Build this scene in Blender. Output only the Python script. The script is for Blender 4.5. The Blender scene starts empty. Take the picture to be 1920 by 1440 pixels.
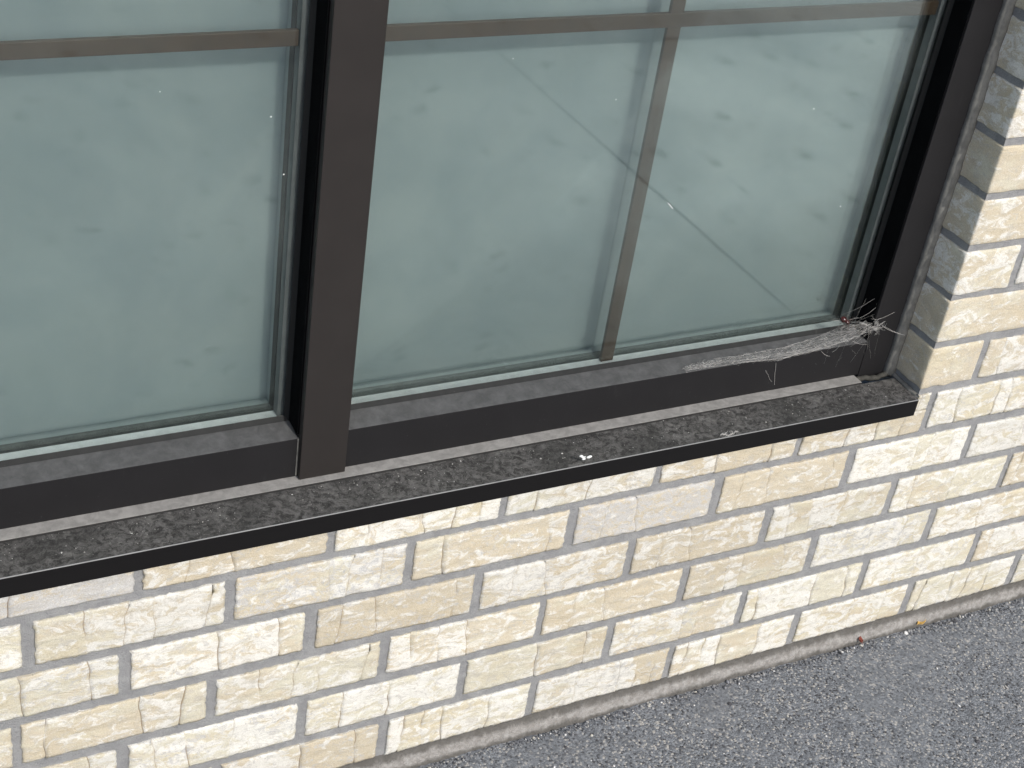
import bpy, bmesh, math, random
import numpy as np
from mathutils import Matrix, Vector, noise
R = math.radians
rnd = random.Random(7)
scene = bpy.context.scene
COL = scene.collection

# ------------------------------------------------------------------ camera
cam = bpy.data.cameras.new('camera'); camo = bpy.data.objects.new('camera', cam); COL.objects.link(camo)
cam.sensor_fit = 'HORIZONTAL'; cam.sensor_width = 36.0; cam.lens = 2839.28 / 1920 * 36
cam.clip_start = 0.02; cam.clip_end = 2000
def _rot(w):
    w = np.array(w); t = np.linalg.norm(w); k = w / t
    K = np.array([[0, -k[2], k[1]], [k[2], 0, -k[0]], [-k[1], k[0], 0]])
    return np.eye(3) + math.sin(t) * K + (1 - math.cos(t)) * K @ K
CR = _rot((0.6034, -0.4886, -0.0053)) @ np.array([[1, 0, 0], [0, 0, -1], [0, 1, 0]], float)
CC = np.array([-0.7985, -1.1285, 1.3934])
camo.matrix_world = Matrix(((CR[0][0], -CR[1][0], -CR[2][0], CC[0]), (CR[0][1], -CR[1][1], -CR[2][1], CC[1]),
                            (CR[0][2], -CR[1][2], -CR[2][2], CC[2]), (0, 0, 0, 1)))
scene.camera = camo

# ------------------------------------------------------------------ sky, sun, exposure
SUN_EL, SUN_AZ = 40.0, 10.0          # azimuth measured from the wall's outward normal towards the right
world = bpy.data.worlds.new('World'); scene.world = world; world.use_nodes = True
wn = world.node_tree.nodes; wl = world.node_tree.links
bg = wn['Background']; bg.inputs['Strength'].default_value = 0.15
sky = wn.new('ShaderNodeTexSky'); sky.sky_type = 'NISHITA'; sky.sun_disc = False
sky.sun_elevation = R(SUN_EL); sky.sun_rotation = math.pi - R(SUN_AZ); sky.dust_density = 2.2; sky.air_density = 0.9
wl.new(sky.outputs[0], bg.inputs[0])
sun = bpy.data.lights.new('sun', 'SUN'); suno = bpy.data.objects.new('sun', sun); COL.objects.link(suno)
sun.energy = 2.35; sun.angle = R(0.53); sun.color = (1.0, 0.98, 0.95)
sv = Vector((math.sin(R(SUN_AZ)) * math.cos(R(SUN_EL)), -math.cos(R(SUN_AZ)) * math.cos(R(SUN_EL)), math.sin(R(SUN_EL))))
suno.rotation_euler = sv.to_track_quat('Z', 'Y').to_euler()
suno.location = sv * 10
vs = scene.view_settings
vs.view_transform = 'Standard'; vs.look = 'None'; vs.gamma = 1; vs.use_curve_mapping = False; vs.exposure = 0.22
scene.cycles.max_bounces = 6; scene.cycles.diffuse_bounces = 3; scene.cycles.glossy_bounces = 3; scene.cycles.transparent_max_bounces = 10

# ------------------------------------------------------------------ helpers
def tag(o, label, cat, group=None):
    o['label'] = label; o['category'] = cat
    if group: o['group'] = group
    return o
def link(name, me, mat=None, parent=None):
    o = bpy.data.objects.new(name, me); COL.objects.link(o)
    if mat is not None and me is not None and not me.materials: me.materials.append(mat)
    if parent is not None: o.parent = parent
    return o
def meshd(name, v, f, smooth=False):
    me = bpy.data.meshes.new(name); me.from_pydata([tuple(map(float, p)) for p in v], [], f); me.update()
    if smooth: me.shade_smooth()
    return me
def bm_mesh(name, bm, smooth=False):
    me = bpy.data.meshes.new(name); bmesh.ops.recalc_face_normals(bm, faces=bm.faces); bm.to_mesh(me); bm.free()
    if smooth: me.shade_smooth()
    return me
def box_bm(bm, x0, x1, y0, y1, z0, z1):
    vs_ = [bm.verts.new(p) for p in ((x0, y0, z0), (x1, y0, z0), (x1, y1, z0), (x0, y1, z0), (x0, y0, z1), (x1, y0, z1), (x1, y1, z1), (x0, y1, z1))]
    fs = [bm.faces.new([vs_[i] for i in q]) for q in ((0, 1, 5, 4), (1, 2, 6, 5), (2, 3, 7, 6), (3, 0, 4, 7), (4, 5, 6, 7), (3, 2, 1, 0))]
    return vs_, fs
def box(name, x0, x1, y0, y1, z0, z1, mat, parent, bev=0.0008, seg=2):
    bm = bmesh.new(); box_bm(bm, x0, x1, y0, y1, z0, z1)
    if bev: bmesh.ops.bevel(bm, geom=bm.edges[:], offset=bev, segments=seg, affect='EDGES', profile=.6)
    return link(name, bm_mesh(name, bm), mat, parent)
def extr(name, prof, axis, a0, a1, mat, parent, bev=0.0008, seg=2):
    """extrude a closed profile; axis 'X': prof=(y,z); axis 'Z': prof=(x,y)"""
    bm = bmesh.new()
    mk = (lambda p, a: (a, p[0], p[1])) if axis == 'X' else (lambda p, a: (p[0], p[1], a))
    A = [bm.verts.new(mk(p, a0)) for p in prof]; B = [bm.verts.new(mk(p, a1)) for p in prof]
    bm.faces.new(A); bm.faces.new(B[::-1]); n = len(prof)
    for i in range(n): bm.faces.new((A[i], B[i], B[(i + 1) % n], A[(i + 1) % n]))
    if bev: bmesh.ops.bevel(bm, geom=bm.edges[:], offset=bev, segments=seg, affect='EDGES', profile=.6)
    return link(name, bm_mesh(name, bm), mat, parent)
def nz(x, y, z, s=1.0): return noise.noise(Vector((x * s, y * s, z * s)))

# ---- node helpers
class NT:
    def __init__(s, name):
        s.m = bpy.data.materials.new(name); s.m.use_nodes = True; s.t = s.m.node_tree
        s.n = s.t.nodes; s.b = s.n['Principled BSDF']; s.out = s.n['Material Output']
    def put(s, sock, v):
        if hasattr(v, 'is_linked') or isinstance(v, bpy.types.NodeSocket): s.t.links.new(v, sock)
        elif isinstance(v, (tuple, list)) and sock.type == 'RGBA' and len(v) == 3: sock.default_value = (*v, 1)
        else: sock.default_value = v
    def node(s, typ, **kw):
        n = s.n.new('ShaderNode' + typ)
        for k, v in kw.items(): setattr(n, k, v)
        return n
    def P(s, **kw):
        for k, v in kw.items(): s.put(s.b.inputs[k.replace('_', ' ')], v)
    def coord(s, which='Object'): return s.node('TexCoord').outputs[which]
    def map(s, vec, scale=(1, 1, 1), loc=(0, 0, 0), rot=(0, 0, 0)):
        n = s.node('Mapping'); s.put(n.inputs['Vector'], vec); s.put(n.inputs['Scale'], scale); s.put(n.inputs['Location'], loc); s.put(n.inputs['Rotation'], rot); return n.outputs[0]
    def noise(s, vec, scale, detail=4, rough=.55, dist=0, col=False):
        n = s.node('TexNoise'); s.put(n.inputs['Vector'], vec); n.inputs['Scale'].default_value = scale
        n.inputs['Detail'].default_value = detail; n.inputs['Roughness'].default_value = rough; n.inputs['Distortion'].default_value = dist
        return n.outputs['Color' if col else 'Fac']
    def vor(s, vec, scale, feature='F1', out='Distance', rand=1.0):
        n = s.node('TexVoronoi', feature=feature); s.put(n.inputs['Vector'], vec); n.inputs['Scale'].default_value = scale
        n.inputs['Randomness'].default_value = rand; return n.outputs[out]
    def math(s, op, a, b=0.0, c=None, clamp=False):
        n = s.node('Math', operation=op, use_clamp=clamp); s.put(n.inputs[0], a); s.put(n.inputs[1], b)
        if c is not None: s.put(n.inputs[2], c)
        return n.outputs[0]
    def vmath(s, op, a, b):
        n = s.node('VectorMath', operation=op); s.put(n.inputs[0], a); s.put(n.inputs[1], b); return n.outputs[0]
    def ramp(s, fac, a, b, lo=0.0, hi=1.0, smooth=True):
        n = s.node('MapRange', clamp=True); n.interpolation_type = 'SMOOTHSTEP' if smooth else 'LINEAR'
        s.put(n.inputs[0], fac); n.inputs[1].default_value = a; n.inputs[2].default_value = b; n.inputs[3].default_value = lo; n.inputs[4].default_value = hi
        return n.outputs[0]
    def mix(s, fac, a, b, blend='MIX'):
        n = s.node('Mix', data_type='RGBA', blend_type=blend); s.put(n.inputs[0], fac); s.put(n.inputs[6], a); s.put(n.inputs[7], b); return n.outputs[2]
    def bump(s, h, strength=.3, dist=.001, normal=None):
        n = s.node('Bump'); n.inputs['Strength'].default_value = strength; n.inputs['Distance'].default_value = dist; s.put(n.inputs['Height'], h)
        if normal is not None: s.put(n.inputs['Normal'], normal)
        return n.outputs[0]
    def sep(s, v):
        n = s.node('SeparateXYZ'); s.put(n.inputs[0], v); return n.outputs
    def up(s):
        return s.sep(s.node('NewGeometry').outputs['Normal'])[2]

# ------------------------------------------------------------------ materials
def mat_brick():
    t = NT('buff_brick'); oi = t.node('ObjectInfo')
    r = oi.outputs['Random']
    sc = t.node('VectorMath', operation='SCALE'); sc.inputs[0].default_value = (37., 11., 53.); t.put(sc.inputs['Scale'], r)
    v = t.vmath('ADD', t.coord(), sc.outputs[0])
    warp = t.noise(v, 38, 3, .6, col=True)
    wv = t.vmath('ADD', v, t.vmath('MULTIPLY', t.vmath('SUBTRACT', warp, (.5, .5, .5)), (.02, .02, .014)))
    cs = t.sep(oi.outputs['Color'])
    tan_b, grey_b, val_b = cs[0], cs[1], cs[2]
    cream = (.575, .545, .435); white = (.70, .69, .64); tan = (.515, .445, .33); ochre = (.54, .475, .335); grey = (.49, .49, .485)
    n1 = t.noise(t.map(wv, (14, 14, 34)), 1.0, 5, .62)
    n2 = t.noise(t.map(wv, (34, 34, 66), (3, 1, 7)), 1.0, 6, .72, .9)
    n3 = t.noise(t.map(v, (9, 9, 22), (9, 4, 2)), 1.0, 3, .55)
    n4 = t.noise(t.map(wv, (80, 80, 120), (1, 8, 3)), 1.0, 5, .78, 1.0)
    sn = t.node('Attribute'); sn.attribute_name = 'seg'
    s0 = sn.outputs['Fac']; s1 = t.math('FRACT', t.math('ADD', t.math('MULTIPLY', sn.outputs['Fac'], 7.31), r))
    n1 = t.math('ADD', n1, t.math('MULTIPLY', t.math('SUBTRACT', s0, .5), .18)); n2 = t.math('ADD', n2, t.math('MULTIPLY', t.math('SUBTRACT', s1, .5), .13))
    col = t.mix(t.math('MULTIPLY', t.ramp(n3, .42, .66), .8), cream, ochre)
    col = t.mix(t.math('MULTIPLY', t.ramp(t.math('ADD', n1, t.math('MULTIPLY', tan_b, .22)), .50, .66), .75), col, tan)
    whitef = t.ramp(t.math('SUBTRACT', n2, t.math('MULTIPLY', tan_b, .04)), .44, .54)
    col = t.mix(t.math('MULTIPLY', whitef, .85), col, white)
    col = t.mix(t.math('MULTIPLY', t.ramp(n4, .50, .62), .7), col, (.475, .445, .38))
    greyf = t.math('MULTIPLY', t.ramp(t.math('ADD', n4, t.math('MULTIPLY', grey_b, .25)), .60, .74), t.ramp(t.math('ADD', n3, t.math('MULTIPLY', grey_b, .3)), .45, .62))
    col = t.mix(t.math('MULTIPLY', greyf, .75), col, grey)
    pits = t.ramp(t.vor(t.vmath('ADD', v, t.vmath('MULTIPLY', warp, (.006, .006, .006))), 110), .0, .11, 1, 0)
    pits = t.math('MULTIPLY', pits, t.ramp(t.noise(v, 30, 2), .47, .60))
    col = t.mix(t.math('MULTIPLY', pits, .75), col, (.20, .15, .11))
    ck = t.node('Attribute'); ck.attribute_name = 'crack'
    col = t.mix(t.math('MULTIPLY', ck.outputs['Fac'], .85), col, (.20, .14, .085))
    fine = t.noise(v, 900, 2, .6)
    col = t.mix(.35, col, t.mix(t.ramp(fine, .3, .7), (.25, .22, .18), (1, 1, 1)), 'SOFT_LIGHT')
    hv = t.node('HueSaturation'); t.put(hv.inputs['Color'], col); t.put(hv.inputs['Value'], t.ramp(val_b, 0, 1, .88, 1.05, False)); hv.inputs['Saturation'].default_value = 1.0
    h = t.math('ADD', t.noise(t.map(v, (34, 34, 66), (3, 1, 7)), 1.0, 6, .76, 1.4), t.math('MULTIPLY', fine, .14))
    t.P(Base_Color=hv.outputs[0], Roughness=.92, Normal=t.bump(h, .62, .0038)); t.b.inputs['Specular IOR Level'].default_value = .12
    return t.m
def mat_mortar():
    t = NT('grey_mortar'); v = t.coord()
    n = t.noise(v, 45, 5, .65); g = t.noise(v, 700, 3, .7); sp = t.ramp(t.vor(v, 330), .02, .2, 1, 0)
    col = t.mix(t.ramp(n, .3, .7), (.32, .322, .322), (.43, .43, .425))
    col = t.mix(t.math('MULTIPLY', t.ramp(g, .35, .7), .5), col, (.25, .25, .25))
    col = t.mix(t.math('MULTIPLY', sp, t.ramp(t.noise(v, 60, 2), .5, .65)), col, (.45, .44, .42))
    t.P(Base_Color=col, Roughness=.95, Normal=t.bump(t.math('ADD', t.math('MULTIPLY', g, .8), n), 1.0, .0035)); t.b.inputs['Specular IOR Level'].default_value = .1
    return t.m
def mat_metal(name, base, dust=(.20, .195, .19), amt=.9, rough=.5, mlo=.72):
    """dark coated aluminium; a film of dust lies on what faces up"""
    t = NT(name); v = t.coord()
    n = t.noise(v, 22, 5, .6); f = t.noise(v, 260, 4, .65)
    up = t.ramp(t.up(), .35, .85)
    mott = t.ramp(t.noise(v, 60, 5, .7, .2), .28, .72, mlo, 1)
    col = t.mix(t.ramp(n, .3, .75), tuple(c * .95 for c in base), tuple(c * 1.08 for c in base))
    thin = t.math('ADD', t.math('MULTIPLY', t.ramp(t.noise(t.map(v, (160, 160, 28)), 1, 4, .7), .60, .78), .07), t.math('MULTIPLY', t.ramp(t.noise(v, 420, 2, .6), .70, .78), .30))
    col = t.mix(thin, col, dust)
    dcol = t.mix(t.ramp(t.noise(v, 75, 5, .7, .4), .3, .7), tuple(c * .78 for c in dust), tuple(c * 1.15 for c in dust))
    d = t.math('MULTIPLY', t.math('MULTIPLY', up, mott), amt)
    col = t.mix(d, col, dcol)
    t.P(Base_Color=col, Roughness=t.math('ADD', rough, t.math('MULTIPLY', d, .4), clamp=True), Normal=t.bump(t.math('MULTIPLY', f, d), .35, .0008))
    t.b.inputs['Specular IOR Level'].default_value = .22
    return t.m
def mat_sill():
    """dark sill whose top carries clotted dirt"""
    t = NT('grimy_dark_sill'); v = t.coord()
    up = t.ramp(t.up(), .55, .95)
    wv = t.vmath('ADD', v, t.vmath('MULTIPLY', t.vmath('SUBTRACT', t.noise(v, 60, 4, .6, col=True), (.5, .5, .5)), (.02, .02, .02)))
    a = t.noise(t.map(wv, (.8, 1.0, 1)), 150, 6, .75, .5); b = t.noise(wv, 520, 4, .75); c = t.noise(v, 14, 3, .5)
    col = t.mix(t.ramp(a, .36, .66), (.030, .029, .027), (.135, .130, .122))
    col = t.mix(t.math('MULTIPLY', t.ramp(b, .56, .74), .65), col, (.27, .26, .24))
    col = t.mix(t.math('MULTIPLY', t.ramp(c, .42, .66), .55), col, (.03, .03, .028))
    e = t.noise(wv, 44, 4, .7, .6); col = t.mix(t.math('MULTIPLY', t.ramp(e, .54, .70), .45), col, (.20, .195, .18))
    gr = t.ramp(t.vor(wv, 170), .03, .13, 1, 0); col = t.mix(t.math('MULTIPLY', gr, t.ramp(t.noise(v, 70, 2), .52, .62)), col, (.42, .41, .38))
    col = t.mix(up, (.0075, .007, .0072), col)
    t.P(Base_Color=col, Roughness=t.ramp(up, 0, 1, .42, .95, False), Normal=t.bump(t.math('MULTIPLY', t.math('ADD', a, t.math('MULTIPLY', b, .5)), up), .6, .003))
    t.b.inputs['Specular IOR Level'].default_value = .18
    return t.m
def mat_plain(name, col, rough=.7, spec=.3, var=.25, scale=80, bump=.2, bd=.0008):
    t = NT(name); v = t.coord(); n = t.noise(v, scale, 5, .65)
    c = t.mix(t.ramp(n, .3, .7), tuple(x * (1 - var) for x in col), tuple(x * (1 + var) for x in col))
    t.P(Base_Color=c, Roughness=rough, Normal=t.bump(n, bump, bd)); t.b.inputs['Specular IOR Level'].default_value = spec
    return t.m
def mat_glass(name, tint, refl, dusty):
    t = NT(name); t.n.remove(t.b); v = t.coord()
    tr = t.node('BsdfTransparent'); tr.inputs[0].default_value = (*tint, 1)
    gl = t.node('BsdfGlossy'); gl.inputs['Roughness'].default_value = .035; gl.inputs['Color'].default_value = (.92, 1, .97, 1)
    lw = t.node('LayerWeight'); lw.inputs['Blend'].default_value = .35
    m1 = t.node('MixShader'); t.put(m1.inputs[0], t.math('ADD', refl, t.math('MULTIPLY', lw.outputs['Fresnel'], .20), clamp=True))
    t.t.links.new(tr.outputs[0], m1.inputs[1]); t.t.links.new(gl.outputs[0], m1.inputs[2])
    df = t.node('BsdfDiffuse'); df.inputs[0].default_value = (.42, .44, .42, 1)
    if dusty:
        haze = t.ramp(t.noise(v, 6.5, 3, .6), .42, .75, dusty * .35, dusty * 1.9)
        m2 = t.node('MixShader'); t.put(m2.inputs[0], haze)
        t.t.links.new(m1.outputs[0], m2.inputs[1]); t.t.links.new(df.outputs[0], m2.inputs[2])
        m1 = m2
    t.t.links.new(m1.outputs[0], t.out.inputs[0])
    return t.m
def mat_panel():
    """milky sheet behind the double glazing"""
    t = NT('milky_grey_green_panel'); v = t.coord()
    n = t.noise(t.map(v, (1, 1, 1), (.37, 0, .2)), 4.2, 4, .6, .8); n2 = t.noise(v, 16, 4, .6)
    col = t.mix(t.ramp(n, .3, .7), (.325, .365, .37), (.40, .43, .42))
    col = t.mix(t.math('MULTIPLY', t.ramp(n2, .45, .7), .25), col, (.305, .345, .36))
    wv = t.vmath('ADD', v, t.vmath('MULTIPLY', t.vmath('SUBTRACT', t.noise(v, 45, 2, .5, col=True), (.5, .5, .5)), (.03, 0, .02)))
    sm = t.math('MULTIPLY', t.ramp(t.vor(t.map(wv, (21, 1, 40)), 1.0), .02, .30, 1, 0), t.ramp(t.noise(v, 7, 2), .44, .62))
    col = t.mix(t.math('MULTIPLY', sm, .42), col, (.18, .215, .22))
    t.P(Base_Color=col, Roughness=.8, Subsurface_Weight=1.0, Subsurface_Scale=.024); t.b.inputs['Subsurface Radius'].default_value = (1, 1, 1)
    t.b.inputs['Specular IOR Level'].default_value = 0
    return t.m
def mat_asphalt():
    t = NT('weathered_asphalt'); v = t.coord()
    big = t.noise(v, 5.5, 4, .6, .3); mid = t.noise(v, 40, 5, .65)
    vn = t.node('TexVoronoi'); t.put(vn.inputs['Vector'], v); vn.inputs['Scale'].default_value = 350
    d, c = vn.outputs['Distance'], vn.outputs['Color']
    cs = t.sep(c)
    fine = t.noise(v, 620, 4, .7)
    stone = t.mix(cs[0], (.10, .109, .119), (.265, .282, .298))
    stone = t.mix(t.ramp(cs[1], .80, .95), stone, (.46, .44, .40))
    stone = t.mix(t.ramp(cs[2], .86, .93), stone, (.05, .05, .052))
    coat = t.mix(t.ramp(mid, .3, .7), (.145, .154, .164), (.20, .209, .218))
    col = t.mix(t.ramp(big, .50, .70, .12, .62), stone, coat)
    col = t.mix(t.math('MULTIPLY', t.ramp(fine, .54, .70), .5), col, (.09, .093, .096))
    gap = t.ramp(d, .45, .75)
    col = t.mix(t.math('MULTIPLY', gap, t.ramp(big, .45, .65, .45, .15)), col, (.12, .123, .128))
    h = t.math('ADD', t.math('SUBTRACT', t.math('MULTIPLY', fine, .8), t.math('MULTIPLY', t.math('MULTIPLY', d, 1.2), t.ramp(big, .45, .65, 1, .35))), t.math('MULTIPLY', mid, .6))
    t.P(Base_Color=col, Roughness=.88, Normal=t.bump(h, .75, .0018)); t.b.inputs['Specular IOR Level'].default_value = .25
    return t.m
def mat_concrete():
    t = NT('pale_concrete_walk'); v = t.coord()
    big = t.noise(v, 1.6, 5, .6, .3); mid = t.noise(v, 18, 5, .65); f = t.noise(v, 300, 4, .7)
    col = t.mix(t.ramp(big, .35, .68), (.34, .345, .335), (.58, .575, .54))
    col = t.mix(t.math('MULTIPLY', t.ramp(mid, .5, .75), .35), col, (.27, .275, .27))
    wv = t.vmath('ADD', v, t.vmath('MULTIPLY', t.noise(v, 30, 2, .5, col=True), (.06, .06, 0)))
    sp = t.ramp(t.vor(wv, 7.5), .08, .19, 1, 0)
    sp2 = t.math('MULTIPLY', t.ramp(t.vor(t.map(wv, (1, 1, 1), (3, 5, 0)), 13), .05, .16, 1, 0), t.ramp(t.noise(v, 3, 2), .44, .55))
    col = t.mix(t.math('MULTIPLY', t.math('MAXIMUM', sp, sp2), .9), col, (.05, .05, .05))
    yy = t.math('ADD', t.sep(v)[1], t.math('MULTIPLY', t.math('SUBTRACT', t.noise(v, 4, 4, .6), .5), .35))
    col = t.mix(t.math('MULTIPLY', t.ramp(yy, -1.10, -.66), .85), col, (.10, .105, .105))  # darkened towards the wall so its reflection dims the foot of the panes
    t.P(Base_Color=col, Roughness=.9, Normal=t.bump(t.math('ADD', mid, f), .4, .001))
    return t.m
def mat_base():
    t = NT('cement_base_strip'); v = t.coord(); z = t.sep(v)[2]
    n = t.noise(v, 110, 5, .7); f = t.noise(v, 480, 4, .75); w = t.noise(v, 60, 4, .7)
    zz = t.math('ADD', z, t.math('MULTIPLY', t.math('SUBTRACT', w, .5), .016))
    col = t.mix(t.ramp(n, .3, .7), (.24, .225, .205), (.40, .385, .36))
    col = t.mix(t.math('MULTIPLY', t.ramp(f, .5, .7), .45), col, (.13, .125, .115))
    grime = t.math('MAXIMUM', t.ramp(zz, -.006, .003), t.ramp(zz, -.018, -.011, 1, 0))  # darker along the strip's upper and lower edges
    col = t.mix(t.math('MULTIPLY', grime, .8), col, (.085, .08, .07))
    t.P(Base_Color=col, Roughness=.95, Normal=t.bump(t.math('ADD', n, t.math('MULTIPLY', f, .6)), .9, .003)); t.b.inputs['Specular IOR Level'].default_value = .1
    return t.m
def mat_island(name, cols, rough=.8):
    t = NT(name); g = t.node('NewGeometry'); r = g.outputs['Random Per Island']
    n = t.node('ValToRGB'); t.put(n.inputs[0], r); cr = n.color_ramp; cr.interpolation = 'CONSTANT'
    while len(cr.elements) < len(cols): cr.elements.new(.5)
    for i, (p, c) in enumerate(cols): cr.elements[i].position = p; cr.elements[i].color = (*c, 1)
    t.P(Base_Color=n.outputs[0], Roughness=rough)
    return t.m

M = dict(brick=mat_brick(), mortar=mat_mortar(),
         frame=mat_metal('dark_bronze_frame', (.0135, .0130, .0138), (.100, .100, .099)),
         mull=mat_metal('dark_bronze_mullion', (.0235, .0205, .0190), (.100, .100, .099)),
         ledge=mat_metal('dusty_ledge', (.03, .029, .028), (.29, .28, .258), 1.0, .6, .92),
         sill=mat_sill(), grille=mat_plain('bronze_grille_bar', (.060, .037, .022), .45, .4, .12, 40, .05),
         gasket=mat_metal('black_rubber_gasket', (.010, .011, .011), (.13, .13, .122), .75, .6, .15),
         spacer=mat_plain('sunlit_spacer_bar', (.66, .67, .66), .45, .5, .1, 60, .05),  # same spacer material as below, sunlight on the bottom bar painted into it
         spacer_shade=mat_plain('grey_spacer_bar', (.16, .165, .165), .45, .4, .1, 60, .05),
         glass=mat_glass('outer_glass', (.89, .915, .91), .034, .009), glass2=mat_glass('inner_glass', (.965, .98, .975), .02, .0),
         panel=mat_panel(), sealant=mat_plain('grey_sealant', (.185, .18, .16), .7, .3, .2, 90, .4, .001),
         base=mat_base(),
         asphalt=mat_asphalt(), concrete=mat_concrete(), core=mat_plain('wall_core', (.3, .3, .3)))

# ------------------------------------------------------------------ setting: ground
GZ = -0.020                          # asphalt level
def axis(segs):
    out = []
    for a, b, st in segs:
        n = max(1, int(round((b - a) / st))); out += [a + (b - a) * i / n for i in range(n)]
    return out + [segs[-1][1]]
WALK_Y = -0.60
def ground():
    xs = axis([(-300, -20, 70), (-20, -2, 4), (-2, -.4, .2), (-.4, 1.1, .005), (1.1, 3, .3), (3, 20, 4), (20, 300, 70)])
    ys = axis([(-300, -20, 70), (-20, -2, 4), (-2, -.45, .2), (-.45, .0, .005), (.0, 1.5, .3), (1.5, 20, 6), (20, 300, 70)])
    v = []
    for y in ys:
        for x in xs:
            z = GZ
            if -.5 < x < 1.2 and -.5 < y < .05:
                z += .0022 * nz(x, y, 1, 9) + .0012 * nz(x, y, 4, 45) + .0009 * nz(x, y, 8, 130)
            v.append((x, y, z))
    n = len(xs); f = [(j * n + i, j * n + i + 1, (j + 1) * n + i + 1, (j + 1) * n + i) for j in range(len(ys) - 1) for i in range(n - 1)]
    o = link('pavement', meshd('pavement', v, f, True), M['asphalt']); o['kind'] = 'structure'
    o['label'] = 'weathered grey asphalt along the foot of the brick wall'
ground()
def sidewalk():
    """concrete walk in front of the asphalt apron, its slabs parted by open joints (seen mirrored in the window)"""
    root = bpy.data.objects.new('sidewalk', None); COL.objects.link(root); root['kind'] = 'structure'
    root['label'] = 'pale jointed concrete walk mirrored in the window glass'
    g, gx = .007, .0033
    for (y0, y1) in ((-1.93 + g, WALK_Y), (-3.4, -1.93 - g)):
        for k in range(-3, 4):
            xa = .985 + (k - 1) * 2.9 + gx; xb = .985 + k * 2.9 - gx
            bm = bmesh.new(); box_bm(bm, xa, xb, y0, y1, GZ - .06, GZ + .006)
            bmesh.ops.bevel(bm, geom=[e for e in bm.edges if all(q.co.z > GZ for q in e.verts)], offset=.0012, segments=1, affect='EDGES')
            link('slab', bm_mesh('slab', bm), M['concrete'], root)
sidewalk()

# ------------------------------------------------------------------ brick wall
H = 0.06877; L = 0.2032; J = 0.0095
XC = 0.4925                           # opening's right arris
XL = -1.0700                          # opening's left arris
ZT = 20 * H                           # opening's head
OFF = {0: 0, 1: -.0041, 2: -.0107, 3: -.0023, 4: .0062, 5: .0126, 6: -.0274, 7: -.020, 8: -.0235}
W0, W1, NROW = -1.66, 1.36, 23
wall = bpy.data.objects.new('brick_wall', None); COL.objects.link(wall)
tag(wall, 'sunlit buff brick wall with grey mortar joints around the dark window', 'wall')

def brick_mesh(w, h, seed, d=.045, cut=None, face_left=False):
    """front face a relief grid with ragged rim and creased cracks; local origin at the centre of the front face, y inward"""
    q = random.Random(seed); S = q.random() * 100
    cracks = []
    nc = q.choice((3, 4, 5, 5)) if w > .12 else q.choice((0, 1, 1))
    for _ in range(nc):
        cx = q.uniform(-.42, .42) * w
        if all(abs(cx - c[0]) > .022 for c in cracks):
            cracks.append((cx, q.uniform(.0005, .0018), q.uniform(-.12, .12), q.random() * 50, q.uniform(.0006, .0011), q.uniform(-.35, .2)))
    cracks.sort(); steps = [q.uniform(-.0005, .0004) for _ in range(len(cracks) + 1)]; segs = [q.random() for _ in steps]
    nx = max(8, int(w / .0034)); base = [(-.5 + i / nx) * w for i in range(nx + 1)]
    for c in cracks: base = [b for b in base if abs(b - c[0]) > .0030 or abs(b) > w * .499]
    cols = [(b, None, 0) for b in base]
    for c in cracks: cols += [(c[0] - c[4], c, 0), (c[0], c, 1), (c[0] + c[4], c, 0)]
    cols.sort(key=lambda k: k[0]); nzr = 18; nC = len(cols)
    v = []; cr = []; sgv = []
    for j in range(nzr + 1):
        zz = (-.5 + j / nzr) * h
        for i, (x, c, deep) in enumerate(cols):
            z = zz; xx = x; k_ = sum(1 for q_ in cracks if x > q_[0] + 1e-7); y = steps[k_]; sgv.append(segs[k_])
            lo_ = cracks[k_ - 1][0] if k_ else -w / 2; hi_ = cracks[k_][0] if k_ < len(cracks) else w / 2
            y += .0006 * (2 * (x - lo_) / max(.01, hi_ - lo_) - 1) * (1 if k_ % 2 else .4)
            ex = min(i, nC - 1 - i); ez = min(j, nzr - j)
            if c is not None and ez >= 0:
                xx += .0035 * nz(zz * 45 + c[3], c[3], 0) + c[2] * zz
            y += .0007 * nz(x * 30 + S, 0, z * 55) + .0007 * nz(x * 75 + S, 3, z * 110) + .0004 * nz(x * 210, S, z * 260)
            if ex == 0: xx += .0016 * nz(S, z * 120, 1) + .0013 * nz(S, z * 420, 2); y += .0008 + .0007 * abs(nz(S, z * 200, 5))
            if ez == 0: z += (.0012 * nz(x * 90, S, 2) + .0014 * nz(x * 300, S, 7)); y += .0008 + .0007 * abs(nz(x * 150, S, 5))
            if deep:
                fade = max(0, min(1, (nz(zz * 28, c[3], 9) + .45 + c[5] * (zz / h) * 2) * 2.2))
                y += c[1] * fade; cr.append(fade * min(1, c[1] / .0012))
            else: cr.append(0.0)
            v.append((xx, y, z))
    f = [(j * nC + i, j * nC + i + 1, (j + 1) * nC + i + 1, (j + 1) * nC + i) for j in range(nzr) for i in range(nC - 1)]
    rim = [i for i in range(nC)] + [(j + 1) * nC - 1 for j in range(1, nzr + 1)] + [nzr * nC + i for i in range(nC - 2, -1, -1)] + [j * nC for j in range(nzr - 1, 0, -1)]
    b0 = len(v); v += [(v[k][0], d, v[k][2]) for k in rim]
    n = len(rim); f += [(rim[k], b0 + k, b0 + (k + 1) % n, rim[(k + 1) % n]) for k in range(n)]
    me = meshd('brick', v, f)
    sm = [True] * ((nC - 1) * nzr) + [False] * n
    a2 = me.attributes.new('seg', 'FLOAT', 'POINT'); a2.data.foreach_set('value', sgv + [.5] * (len(v) - len(sgv)))
    at = me.attributes.new('crack', 'FLOAT', 'POINT'); at.data.foreach_set('value', cr + [0.0] * (len(v) - len(cr)))
    me.polygons.foreach_set('use_smooth', sm); me.materials.append(M['brick'])
    return me
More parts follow.
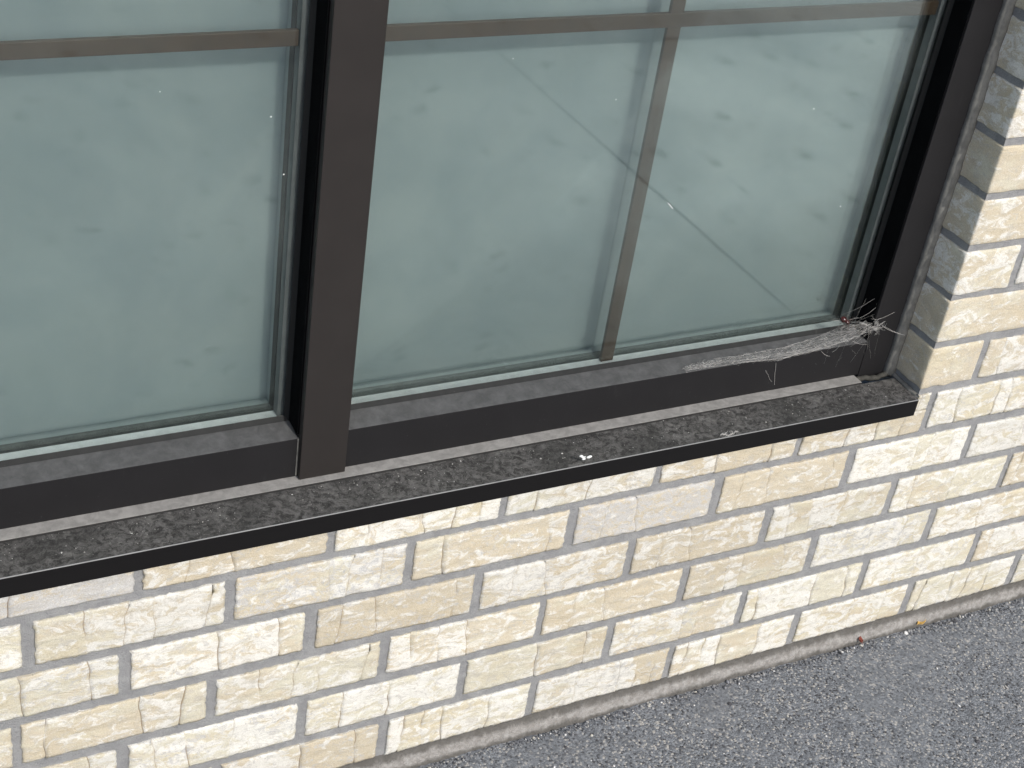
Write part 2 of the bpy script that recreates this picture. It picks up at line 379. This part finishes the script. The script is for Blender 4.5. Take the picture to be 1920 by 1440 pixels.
def corner_brick_mesh(w, h, seed, d):
    """brick whose left side is the finished reveal face: a relief box; origin at the centre of the front face"""
    q = random.Random(seed); S = q.random() * 100; me_bm = bmesh.new()
    box_bm(me_bm, -w / 2, w / 2, 0, d, -h / 2, h / 2)
    bmesh.ops.bevel(me_bm, geom=me_bm.edges[:], offset=.0022, segments=2, affect='EDGES', profile=.5)
    bmesh.ops.subdivide_edges(me_bm, edges=[e for e in me_bm.edges if e.calc_length() > .02], cuts=8, use_grid_fill=True)
    for vv in me_bm.verts:
        p = vv.co
        a = .0013 * nz(p.x * 60 + S, p.y * 60, p.z * 70) + .0006 * nz(p.x * 170 + S, p.y * 170, p.z * 190)
        if p.y < .004: vv.co.y += a
        if p.x < -w / 2 + .004: vv.co.x += a * 1.2
        if abs(p.z) > h / 2 - .004: vv.co.z += a * .9
    me = bm_mesh('brick', me_bm, True); me.materials.append(M['brick']); return me
FULL = [brick_mesh(L - J, H - J, 100 + i) for i in range(14)]
nb = 0
def put_brick(me, x, z, flip=False, row=0, sx=1.0, sz=1.0, corner=False):
    global nb
    o = bpy.data.objects.new('brick', me); COL.objects.link(o); o.parent = wall
    o.location = (x, -.0013 + rnd.uniform(-.0003, .0003), z + rnd.uniform(-.0008, .0008))
    o.scale = (sx, 1, sz)
    o.rotation_euler = (0, (math.pi if flip else 0) + R(rnd.uniform(-.22, .22)), 0)
    tanb = rnd.uniform(-.7, .55); greyb = rnd.uniform(-.8, .3); val = rnd.uniform(.2, 1)
    if row in (3, 4) and -.45 < x < .25: tanb += .45; greyb += .6
    if row == 5 and x < -.3: tanb += .9; greyb += .5
    if row == 5 and x < -.55: greyb = .75
    if x > .45: tanb -= .25
    if x > .45 and row > 5: greyb = -1
    if corner: tanb, greyb, val = .55, -1, .8
    o.color = (max(0, tanb + .5), max(0, greyb + .2), val, 1)
    nb += 1; return o
SILLZ = 0.3835
for r in range(NROW):
    zc = (r + .5) * H; off = OFF.get(r, -.02 + .004 * ((r * 7) % 5 - 2)); half = .5 if r % 2 else 0
    joints = [(k + half) * L + off for k in range(-9, 8)]
    cells = [(joints[i] + J / 2, joints[i + 1] - J / 2) for i in range(len(joints) - 1)]
    cells = [(a, b) for a, b in cells if b > W0 and a < W1]
    for a, b in cells:
        parts = [(a, b)]
        if 6 <= r < 20:
            parts = []
            if b > XC + .04: parts.append((XC if a < XC + .04 else a, b))
            if a < XL - .03: parts.append((a, min(b, XL)))
        for (p, q) in parts:
            w = q - p; cx = (p + q) / 2
            if 6 <= r < 20 and abs(p - XC) < 1e-6:
                put_brick(corner_brick_mesh(w, H - J, 500 + r, .0705), cx, zc, row=r, corner=True)
            elif 6 <= r < 20 and abs(q - XL) < 1e-6:
                put_brick(corner_brick_mesh(w, H - J, 600 + r, .0705), cx, zc, True, row=r, corner=True)
            elif r == 5 and q > XL and p < XC:
                h = SILLZ - (5 * H + J / 2)
                me = brick_mesh(w, h, 300 + int(cx * 100))
                if q > XC + .004:                      # the brick notched round the sill's end
                    m2 = brick_mesh(q - XC - .002, (H - J) - h, 77)
                    bm = bmesh.new(); bm.from_mesh(me)
                    m2.transform(Matrix.Translation(((q + XC + .002) / 2 - cx, 0, (H - J) / 2 + .0003))); bm.from_mesh(m2)
                    bm.to_mesh(me); bm.free()
                put_brick(me, cx, 5 * H + J / 2 + h / 2, row=r).rotation_euler = (0, 0, 0)
            elif abs(w - (L - J)) < .002:
                put_brick(rnd.choice(FULL), cx, zc, rnd.random() < .5, r, rnd.uniform(.972, 1.0), rnd.uniform(.925, .975))
            else:
                put_brick(brick_mesh(w, H - J, 900 + r * 20 + int(cx * 10)), cx, zc, row=r)
# mortar: a rough sheet a little behind the brick faces, with the window opening left out and reveal returns
def mortar():
    v, f = [], []
    def sheet(x0, x1, z0, z1, st):
        nx = max(1, int((x1 - x0) / st)); nk = max(1, int((z1 - z0) / st)); b = len(v)
        for j in range(nk + 1):
            for i in range(nx + 1):
                x = x0 + (x1 - x0) * i / nx; z = z0 + (z1 - z0) * j / nk
                y = .0012 + .0006 * nz(x, z, 0, 26) + .0005 * nz(x, z, 5, 95)
                v.append((x, y, z))
        for j in range(nk):
            for i in range(nx):
                k = b + j * (nx + 1) + i; f.append((k, k + 1, k + nx + 2, k + nx + 1))
    sheet(-.75, 1.0, -.03, SILLZ - .001, .005); sheet(XC + .0022, 1.0, SILLZ - .001, 1.0, .005)
    sheet(W0, -.75, -.03, SILLZ - .001, .04); sheet(1.0, W1, -.03, 1.0, .04)
    sheet(XC + .0022, W1, 1.0, ZT, .04); sheet(W0, XL - .0022, SILLZ - .001, ZT, .04); sheet(W0, W1, ZT, NROW * H, .04)
    def quad(*p):
        b = len(v); v.extend(p); f.append((b, b + 1, b + 2, b + 3))
    for x in (XC + .0024, XL - .0024): quad((x, .002, SILLZ), (x, .09, SILLZ), (x, .09, ZT), (x, .002, ZT))
    quad((XL, .003, ZT + .003), (XC, .003, ZT + .003), (XC, .09, ZT + .003), (XL, .09, ZT + .003))
    link('mortar', meshd('mortar', v, f, True), M['mortar'], wall)
    bm = bmesh.new()
    for a in ((W0, XL - .012, .05, .25, -.05, NROW * H), (XC + .012, W1, .05, .25, -.05, NROW * H), (XL - .012, XC + .012, .05, .25, -.05, SILLZ - .02), (XL - .012, XC + .012, .05, .25, ZT + .02, NROW * H)):
        box_bm(bm, *a)
    link('backing', bm_mesh('backing', bm), M['core'], wall)
mortar()
def base_strip():
    prof = [(.004, .0060), (-.0030, .0042), (-.0052, .0010), (-.0075, -.006), (-.0098, -.0145), (-.0125, -.0235)]
    xs = axis([(W0, -.4, .05), (-.4, 1.1, .004), (1.1, W1, .05)]); v = []; n = len(prof)
    for x in xs:
        for k, (y, z) in enumerate(prof):
            a = .0020 * nz(x, k * .9, 2, 30) + .0017 * nz(x, k * 1.7, 6, 110) + .0011 * nz(x, k * 2.7, 9, 330)
            v.append((x, y + a * (k > 0), z + .6 * a))
    f = [(i * n + k, i * n + k + 1, (i + 1) * n + k + 1, (i + 1) * n + k) for i in range(len(xs) - 1) for k in range(n - 1)]
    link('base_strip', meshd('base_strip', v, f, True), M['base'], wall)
base_strip()

# ------------------------------------------------------------------ window
win = bpy.data.objects.new('window', None); COL.objects.link(win); win.location = (0, 0, 0)
tag(win, 'dark bronze framed window with brown grille bars and cloudy grey-green panes', 'window')
YF = .058; ZB = .411; ZH = 1.284; ZTOP = ZT - .004
# sill
sill = extr('sill', [(-.0062, .3815), (-.0062, .4056), (.0415, .4088), (.0415, .398), (-.0042, .3945), (-.0042, .3815)], 'X', XL + .002, XC - .0018, M['sill'], win, .0007)
box('sill_edge', XL + .0025, XC - .0022, -.0066, -.0052, .4049, .4062, mat_plain('painted_edge_highlight', (.21, .21, .205), .5, .3, .12, 60, .1), win, .0004, 1)  # pale strip paints the light caught along the nose's top edge
sill['label'] = 'black sill with grimy top and thin drip nose'
box('sill_ledge', XL + .01, .4345, .0415, .060, .396, ZB, M['ledge'], win, .0008)
# frame members
def rail(x0, x1, z0, z1, top=False):
    if not top: pr = [(YF, z0), (YF, z1), (.0862, z1 + .0040), (.0862, z0)]
    else: pr = [(YF, z0), (YF, z1), (.0862, z1), (.0862, z0 - .0040)]
    return extr('rail', pr, 'X', x0, x1, M['frame'], win, .0007)
rail(-1.0135, -.3133, ZB + .0003, .4605); rail(-.2602, .4398, ZB + .0003, .4605)
rail(-1.0135, -.3133, ZH, ZTOP, True); rail(-.2602, .4398, ZH, ZTOP, True)
box('jamb', .4402, .4878, YF - .0005, .125, ZB - .006, ZTOP, M['frame'], win, .0009)
box('jamb', -1.0655, -1.0139, YF - .0005, .125, ZB - .006, ZTOP, M['frame'], win, .0009)
box('mullion', -.3125, -.2610, .0500, .125, ZB + .0008, ZTOP, M['mull'], win, .0010)
def ring(name, x0, x1, z0, z1, wd, y0, y1, mat, parent, y0i=None, bev=0):
    """rectangular ring whose inner edge is x0..x1, z0..z1; y0i is the front depth at the inner edge"""
    y0i = y0 if y0i is None else y0i; bm = bmesh.new()
    out = [(x0 - wd, z0 - wd), (x1 + wd, z0 - wd), (x1 + wd, z1 + wd), (x0 - wd, z1 + wd)]; inn = [(x0, z0), (x1, z0), (x1, z1), (x0, z1)]
    A = [bm.verts.new((x, y0, z)) for x, z in out]; B = [bm.verts.new((x, y0i, z)) for x, z in inn]
    Cc = [bm.verts.new((x, y1, z)) for x, z in inn]; D = [bm.verts.new((x, y1, z)) for x, z in out]
    for i in range(4):
        k = (i + 1) % 4
        for a, b in ((A, B), (B, Cc), (Cc, D), (D, A)): bm.faces.new((a[i], a[k], b[k], b[i]))
    if bev: bmesh.ops.bevel(bm, geom=bm.edges[:], offset=bev, segments=2, affect='EDGES')
    return link(name, bm_mesh(name, bm), mat, parent)
def glazing(x0, x1, vx):
    """one double-glazed unit between frame sight lines x0..x1"""
    z0, z1 = .4620, ZH
    ring('gasket', x0 + .0062, x1 - .0062, z0 + .0075, z1 - .0062, .0060, .0858, .0898, M['gasket'], win, .0888)
    pane = box('pane', x0 + .0015, x1 - .0015, .0900, .0940, z0 - .004, z1 - .0015, M['glass'], win, 0)
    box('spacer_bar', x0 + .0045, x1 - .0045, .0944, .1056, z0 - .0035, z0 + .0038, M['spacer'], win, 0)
    box('spacer_bar', x0 + .0045, x1 - .0045, .0944, .1056, z1 - .0115, z1 - .0040, M['spacer_shade'], win, 0)
    for xa in (x0 + .0040, x1 - .0115): box('spacer_bar', xa, xa + .0075, .0944, .1056, z0 + .0040, z1 - .0117, M['spacer_shade'], win, 0)
    box('inner_pane', x0 + .0015, x1 - .0015, .1060, .1100, z0 - .004, z1 - .0015, M['glass2'], win, 0)
    ring('inner_gasket', x0 + .0112, x1 - .0112, z0 + .0034, z1 - .0112, .0108, .1104, .1205, M['gasket'], win)
    bm = bmesh.new(); a, b, c, d = x0 + .0105, x1 - .0105, z0 + .0025, z1 - .0105; ya, yb = .1208, .1320
    ring_ = [(a, c), (b, c), (b, d), (a, d)]
    F = [bm.verts.new((x, ya, z)) for x, z in ring_]; B = [bm.verts.new((x, yb, z)) for x, z in ring_]
    F2 = [bm.verts.new((x + (-.008 if x == a else .008), ya, z + (-.008 if z == c else .008))) for x, z in ring_]
    B2 = [bm.verts.new((x + (-.008 if x == a else .008), yb + .008, z + (-.008 if z == c else .008))) for x, z in ring_]
    for i in range(4):
        k = (i + 1) % 4
        bm.faces.new((F[i], F[k], B[k], B[i])); bm.faces.new((F2[i], F2[k], B2[k], B2[i])); bm.faces.new((F[i], F[k], F2[k], F2[i]))
    bm.faces.new(B); bm.faces.new(B2)
    bmesh.ops.recalc_face_normals(bm, faces=bm.faces)
    link('back_panel', bm_mesh('back_panel', bm), M['panel'], win)
    hx0, hx1 = x0 + .0118, x1 - .0118
    h = box('grille_bar', hx0, hx1, .0972, .1028, .8735, .8890, M['grille'], win, .0010)
    box('grille_bar', vx - .0082, vx + .0082, .0976, .1024, z0 + .0042, z1 - .0118, M['grille'], win, .0010)
    return pane
paneL = glazing(-1.0135, -.3129, -.6632)
paneR = glazing(-.2606, .4400, .0798)
recess_mat = mat_plain('recess_shade_black', (.0035, .0037, .004), .9, .03, .2, 60, .1)
for xa, xb in ((.4384, .4404), (-.3145, -.3123), (-.2612, -.2592), (-1.0141, -1.0120)):
    box('shade_strip', xa, xb, .0592, .0856, .4650, ZH - .0045, recess_mat, win, .0004, 1)  # black strips added to paint the shade of the frame's side returns
# sealant: a bead up each reveal and round the sill's right end
def bead(name, pts, r, seed):
    v, f = [], []; K = 8
    for i, p in enumerate(pts):
        p = Vector(p); t = (Vector(pts[min(i + 1, len(pts) - 1)]) - Vector(pts[max(i - 1, 0)])).normalized()
        a = t.cross(Vector((.3, 1, .2))).normalized(); b = t.cross(a)
        rr = r * (1 + .22 * nz(i * .21, seed, 0) + .12 * nz(i * .8, seed, 4))
        for k in range(K):
            an = 2 * math.pi * k / K; v.append(p + (a * math.cos(an) + b * math.sin(an)) * rr)
    for i in range(len(pts) - 1):
        for k in range(K): f.append((i * K + k, i * K + (k + 1) % K, (i + 1) * K + (k + 1) % K, (i + 1) * K + k))
    return meshd(name, v, f, True)
n = 200
link('sealant', bead('sealant', [(.4895, .0555, .408 + (ZTOP - .408) * i / n) for i in range(n + 1)], .0078, 1), M['sealant'], win)
link('sealant', bead('sealant', [(XL + .002, .0585, .408 + (ZTOP - .408) * i / n) for i in range(n + 1)], .0062, 2), M['sealant'], win)
link('sealant', bead('sealant', [(.4925, .052 - .050 * i / 30, .4085 - .0025 * i / 30) for i in range(31)], .0036, 3), M['sealant'], win)
link('sealant', bead('sealant', [(.434 + .056 * i / 30, .052 + .002 * math.sin(i * .3), .4075 + .0006 * math.sin(i)) for i in range(31)], .0036, 4), mat_plain('dirty_sealant', (.06, .058, .05), .8, .2, .3, 90, .5), win)
link('sealant', bead('sealant', [(-.3132, .0585, .4125 + .048 * i / 20) for i in range(21)], .0011, 5), M['sealant'], win)

# ------------------------------------------------------------------ small things
def px_ray(u, v):
    d = CR.T @ np.array([(u - 960) / 2839.28, (v - 720) / 2839.28, 1.0]); return d
def at_y(u, v, y): d = px_ray(u, v); t = (y - CC[1]) / d[1]; return Vector(CC + t * d)
def at_z(u, v, z): d = px_ray(u, v); t = (z - CC[2]) / d[2]; return Vector(CC + t * d)

# specks of dirt dried on the outer glass
speck_m = mat_plain('dried_pale_speck', (.75, .76, .73), .8, .2, .1)
def speck(p, rx, rz, rot, parent):
    bm = bmesh.new(); bmesh.ops.create_icosphere(bm, subdivisions=1, radius=1)
    bm.transform(Matrix.Translation(p) @ Matrix.Rotation(rot, 4, 'Y') @ Matrix.Diagonal((rx, .0004, rz, 1)))
    link('dirt_speck', bm_mesh('dirt_speck', bm, True), speck_m, parent)
for u, v, s in ((508, 219, 1.0), (532, 327, 1.0), (1526, 204, .9), (1576, 387, .9), (962, 110, .6), (1155, 187, .7), (300, 172, .6)):
    speck(at_y(u, v, .0897), s * .001, s * .0009, 0, paneL if u < 600 else paneR)
speck(at_y(1257, 386, .0897), .0075, .0007, R(45), paneR)

# loose grit lying on the asphalt and along the foot of the wall
def grit():
    q = random.Random(3); v, f = [], []
    ico = bmesh.new(); bmesh.ops.create_icosphere(ico, subdivisions=1, radius=1); iv = [k.co.copy() for k in ico.verts]; fi = [[k.index for k in p.verts] for p in ico.faces]; ico.free()
    def stone(p, r):
        b = len(v); ax = Vector((q.uniform(.7, 1.3), q.uniform(.7, 1.3), q.uniform(.45, .8))); rz = Matrix.Rotation(q.random() * 6.3, 3, 'Z') @ Matrix.Rotation(q.random() * 1.2, 3, 'X')
        for c in iv:
            k = rz @ Vector((c.x * ax.x, c.y * ax.y, c.z * ax.z)); v.append(p + k * r * q.uniform(.8, 1.15))
        f.extend([[b + i for i in t] for t in fi])
    for _ in range(5200):
        x = q.uniform(-.25, .98); y = -.016 - abs(q.random() ** 1.1) * .44
        if q.random() < .55 and nz(x, y, 3, 7) > .1: continue
        r = min(.0036, .0006 + q.expovariate(1 / .0005))
        stone(Vector((x, y, GZ + .0016 * nz(x, y, 1, 9) + r * .1)), r)
    for _ in range(1700):
        x = q.uniform(-.25, 1.0); y = -.0145 - q.expovariate(1 / .004)
        r = min(.003, .0006 + q.expovariate(1 / .0005)); stone(Vector((x, y, GZ + .001 + r * .3)), r)
    m = mat_island('grit_grains', [(0, (.12, .125, .135)), (.30, (.19, .195, .205)), (.58, (.27, .27, .265)), (.76, (.06, .06, .065)), (.89, (.45, .43, .37)), (.96, (.66, .65, .62))])
    o = link('grit', meshd('grit', v, f), m); o['kind'] = 'stuff'; tag(o, 'loose grit and crumbs scattered over the asphalt by the wall', 'grit')
grit()

def crumbs():
    q = random.Random(21); v, f = [], []
    ico = bmesh.new(); bmesh.ops.create_icosphere(ico, subdivisions=1, radius=1); iv = [k.co.copy() for k in ico.verts]; fi = [[k.index for k in p.verts] for p in ico.faces]; ico.free()
    for _ in range(1900):
        x = q.uniform(-.72, .485); y = .001 + .040 * q.random() ** .7; r = min(.0013, .00022 + q.expovariate(1 / .0002))
        if nz(x, y, 3, 25) < -.12: continue
        z = .4057 + (y + .006) / .0475 * .0032 + r * .2; b = len(v); ax = [q.uniform(.6, 1.5) for _ in range(3)]
        for c in iv: v.append((x + c.x * r * ax[0], y + c.y * r * ax[1], z + c.z * r * .6 * ax[2]))
        f.extend([[b + i for i in t] for t in fi])
    m = mat_island('sill_crumb_grains', [(0, (.03, .029, .027)), (.35, (.10, .097, .09)), (.62, (.20, .195, .18)), (.84, (.36, .35, .32)), (.95, (.55, .54, .5))])
    o = link('grime_crumbs', meshd('grime_crumbs', v, f), m, win); o['kind'] = 'stuff'
crumbs()

# dry leaf scraps at the foot of the wall
def leaf(name, p, ln, wd, rot, col, label, curl):
    v, f = [], []; NX, NY = 10, 4
    for i in range(NX + 1):
        s = i / NX; w = wd * math.sin(math.pi * min(1, .06 + s * .94)) ** .7
        for j in range(-NY, NY + 1):
            t = j / NY; v.append((ln * (s - .5), w * t * .5, curl * (t * t) * wd + .35 * curl * ln * (2 * s - 1) ** 2 + .0007 * nz(i * .9, j * .8, ln * 900)))
    n = 2 * NY + 1
    f = [(i * n + j, i * n + j + 1, (i + 1) * n + j + 1, (i + 1) * n + j) for i in range(NX) for j in range(n - 1)]
    root = bpy.data.objects.new(name, None); COL.objects.link(root); root.location = p; root.rotation_euler = (R(14), 0, rot)
    m = mat_plain(name + '_' + label.split()[1], col, .6, .3, .3, 260, .4)
    b = link('blade', meshd('blade', v, f, True), m, root)
    md = b.modifiers.new('t', 'SOLIDIFY'); md.thickness = .0004
    link('stem', bead('stem', [(-ln * .5 - .004 * (1 - k / 6) , 0, .0012 + .35 * curl * ln) if k < 6 else (-ln * .42, 0, .0008 + .3 * curl * ln) for k in range(7)], .0004, 8), m, root)
    tag(root, label, 'leaf', 'dry leaf scraps at the foot of the wall')
leaf('dry_leaf', at_z(1727, 1166, -.0135) , .021, .009, R(18), (.48, .30, .08), 'curled yellow leaf scrap lying against the cement strip under the bricks', .22)
leaf('dry_leaf', at_z(1612, 1202, -.0135), .010, .007, R(70), (.26, .075, .05), 'tiny red leaf scrap wedged between the cement strip and the asphalt', .5)

# spider web sagging along the lower right rail
def web():
    q = random.Random(11); v, f = [], []
    def strand(pts, r):
        b = len(v); K = 3; r = min(r * .75, .00014)
        for i, p in enumerate(pts):
            t = (pts[min(i + 1, len(pts) - 1)] - pts[max(i - 1, 0)]); t = t.normalized() if t.length > 1e-9 else Vector((1, 0, 0))
            a = t.cross(Vector((.21, .93, .3))).normalized(); c = t.cross(a)
            for k in range(K): v.append(p + (a * math.cos(2.094 * k) + c * math.sin(2.094 * k)) * r)
        for i in range(len(pts) - 1):
            for k in range(K): f.append((b + i * K + k, b + i * K + (k + 1) % K, b + (i + 1) * K + (k + 1) % K, b + (i + 1) * K + k))
    # the web's two edges as seen in the photograph, set just in front of the rail
    upper = [(1282, 690), (1330, 674), (1400, 664), (1470, 650), (1530, 632), (1575, 612), (1612, 604), (1640, 598), (1652, 606)]
    lower = [(1284, 695), (1330, 689), (1400, 680), (1470, 673), (1530, 658), (1575, 645), (1612, 630), (1640, 618), (1655, 614)]
    def edge(E, s):
        x = s * (len(E) - 1); i = min(int(x), len(E) - 2); t = x - i
        return E[i][0] + (E[i + 1][0] - E[i][0]) * t, E[i][1] + (E[i + 1][1] - E[i][1]) * t
    def pt(s, w, lift):
        a, b = edge(upper, s), edge(lower, s)
        y = .056 + .018 * (1 - w) - .008 * math.sin(math.pi * s) + lift
        u_, v_ = a[0] + (b[0] - a[0]) * w, a[1] + (b[1] - a[1]) * w
        A_ = at_y(u_, v_, y); B_ = at_z(u_, v_, .4632 + .25 * abs(lift)); k_ = max(0, min(1, (s - .42) / .3)); k_ = k_ * k_ * (3 - 2 * k_)
        return B_.lerp(A_, k_)
    for k in range(46):                                 # long stays
        s0 = q.uniform(0, .9); s1 = min(1, s0 + q.uniform(.08, .4)); w0, w1 = q.random(), q.random()
        if q.random() < .45: w0 = w1 = q.choice((.92, .97, .04))
        n = max(6, int((s1 - s0) * 70)); S = q.random() * 99; amp = q.uniform(.05, .3)
        pts = [pt(s0 + (s1 - s0) * i / n, max(-.1, min(1.1, w0 + (w1 - w0) * i / n + amp * nz(i * .45, S, 0))), .004 * nz(i * .3, S, 5)) for i in range(n + 1)]
        strand(pts, q.uniform(.00005, .00012))
    for k in range(300):                                # short tangled fibres
        s = q.random(); w = q.random(); S = q.random() * 99; n = 9; c = pt(s, w, q.uniform(-.003, .003)); R_ = q.uniform(.004, .016)
        strand([c + Vector((R_ * nz(i * .33, S, 0), .4 * R_ * nz(i * .33, S, 3), .55 * R_ * nz(i * .33, S, 7))) for i in range(n + 1)], q.uniform(.00003, .00009))
    for k in range(44):                                 # the dense knot at the right end
        c = at_y(1640 + q.gauss(0, 9), 612 + q.gauss(0, 6), .053 + q.gauss(0, .002)); S = q.random() * 99
        pts = [c + Vector((.010 * nz(i * .4, S, 0), .004 * nz(i * .4, S, 3), .006 * nz(i * .4, S, 7))) for i in range(9)]
        strand(pts, q.uniform(.00006, .00016))
    for (a, b, y0, y1, r) in (((1655, 612), (1697, 628), .053, .046, .00022), ((1650, 606), (1697, 629), .054, .046, .00016), ((1455, 680), (1452, 722), .0565, .0572, .00022), ((1436, 694), (1448, 716), .0565, .0575, .00014),
                              ((1612, 596), (1642, 577), .062, .057, .00016), ((1640, 600), (1677, 585), .055, .0565, .00018), ((1600, 640), (1625, 645), .056, .0572, .0002),
                              ((1575, 648), (1560, 660), .055, .0572, .0002), ((1540, 658), (1556, 668), .055, .0572, .00018), ((1560, 600), (1610, 596), .075, .06, .00018), ((1580, 590), (1640, 560), .08, .058, .00014)):
        S = q.random() * 99; A, B = at_y(*a, y0), at_y(*b, y1)
        strand([A.lerp(B, i / 8) + Vector((0, 0, -.002 * math.sin(math.pi * i / 8))) + .0008 * Vector((nz(i * .5, S, 0), 0, nz(i * .5, S, 4))) for i in range(9)], r)
    for k in range(42):                                 # fine threads fanning out to the rail, the glass and the jamb
        A = pt(q.uniform(.45, 1), q.random(), 0); t_ = q.random(); S = q.random() * 99
        B = at_y(q.uniform(1600, 1650), q.uniform(556, 600), q.uniform(.056, .06)) if t_ < .12 else at_y(A and q.uniform(1480, 1640), q.uniform(640, 690), .0575) if t_ < .7 else at_y(q.uniform(1520, 1600), q.uniform(585, 622), .0885)
        if (B - A).length > .06: continue
        strand([A.lerp(B, i / 10) + .0016 * Vector((nz(i * .3, S, 0), 0, nz(i * .3, S, 4))) for i in range(11)], q.uniform(.00003, .00008))
    b = len(v); NS, NW = 90, 7                          # the thin matted sheet
    for i in range(NS + 1):
        for j in range(NW + 1):
            s_ = i / NS; w_ = .08 + .86 * j / NW
            v.append(pt(s_, w_ + .10 * nz(i * .25, j * .4, 3), .002 * nz(i * .4, j * .7, 8)))
    f.extend([(b + i * (NW + 1) + j, b + i * (NW + 1) + j + 1, b + (i + 1) * (NW + 1) + j + 1, b + (i + 1) * (NW + 1) + j) for i in range(NS) for j in range(NW)])
    big = (list(v), list(f)); v.clear(); f.clear()
    for k in range(26):
        u_ = q.uniform(1352, 1381); h_ = 1 - abs(u_ - 1366) / 16; c = at_y(u_, 811 - (u_ - 1366) * .19 + q.random() * 9 * max(.1, h_), -.0071); S = q.random() * 99
        strand([c + Vector((.008 * nz(i * .3, S, 0), .0006 * nz(i * .4, S, 3), .004 * nz(i * .3, S, 7))) for i in range(8)], q.uniform(.00008, .00028))
    scrap = (list(v), list(f)); v, f = big
    t = NT('dusty_web_silk'); t.P(Base_Color=(.50, .485, .455), Roughness=.8)
    t2 = NT('matted_web_sheet'); c_ = t2.coord(); nn = t2.noise(t2.map(c_, (300, 300, 420)), 1, 6, .8, 1.5)
    t2.P(Base_Color=(.36, .35, .33), Roughness=.9, Alpha=t2.math('MULTIPLY', t2.ramp(nn, .38, .66, .05, .62), t2.ramp(t2.noise(c_, 70, 4, .7), .36, .60, .15, 1)))
    tag(link('web_scrap', meshd('web_scrap', *scrap), t.m), 'torn pale scrap of web hanging on the front edge of the sill', 'web scrap')
    o = link('spider_web', meshd('spider_web', v, f), t.m); o.data.materials.append(t2.m)
    for p_ in o.data.polygons[-NS * NW:]: p_.material_index = 1
    tag(o, 'dusty grey spider web stretched along the lower rail to the window corner', 'spider web')
web()
def spider():
    p = at_y(1585, 601, .066); root = bpy.data.objects.new('spider', None); COL.objects.link(root); root.location = p; root.rotation_euler = (R(20), R(-25), R(35))
    tag(root, 'small dark red-brown glossy spider in the web at the window corner', 'spider')
    mb = mat_plain('glossy_dark_red_shell', (.045, .010, .008), .18, .6, .4, 200, .1); ml = mat_plain('dark_brown_leg', (.03, .014, .010), .4, .4)
    def blob(nm, c, r, m):
        bm = bmesh.new(); bmesh.ops.create_uvsphere(bm, u_segments=16, v_segments=10, radius=1)
        for k in bm.verts: k.co.x *= 1 - .12 * k.co.y
        bm.transform(Matrix.Translation(c) @ Matrix.Diagonal((*r, 1))); return link(nm, bm_mesh(nm, bm, True), m, root)
    blob('abdomen', (0, .0028, 0), (.0038, .0044, .0035), mb); blob('thorax', (0, -.0028, -.0004), (.0024, .0027, .0018), mb); blob('head', (0, -.0054, -.0006), (.0013, .0013, .0011), ml)
    for s in (-1, 1):
        for k in range(4):
            y0 = -.0042 + k * .0011; dy = (-.004, -.0015, .0015, .0045)[k]
            pts = [(s * .0016, y0, -.0005), (s * .0042, y0 + dy * .4, .0022), (s * .0066, y0 + dy * .8, .0010), (s * .0078, y0 + dy * 1.1, -.0026)]
            link('leg', bead('leg', pts, .00032, 9), ml, root)
spider()
# a white dropping on the sill's front edge
def dropping():
    bm = bmesh.new(); q = random.Random(5)
    for _ in range(7):
        c = at_y(1097 + q.gauss(0, 6), 857 + q.gauss(0, 1.6), -.003)
        bmesh.ops.create_icosphere(bm, subdivisions=2, radius=q.uniform(.0010, .0022), matrix=Matrix.Translation(c) @ Matrix.Diagonal((1.3, .7, .6, 1)))
    o = link('bird_dropping', bm_mesh('bird_dropping', bm, True), speck_m)
    tag(o, 'white dried dropping on the front edge of the black sill', 'dropping')
dropping()
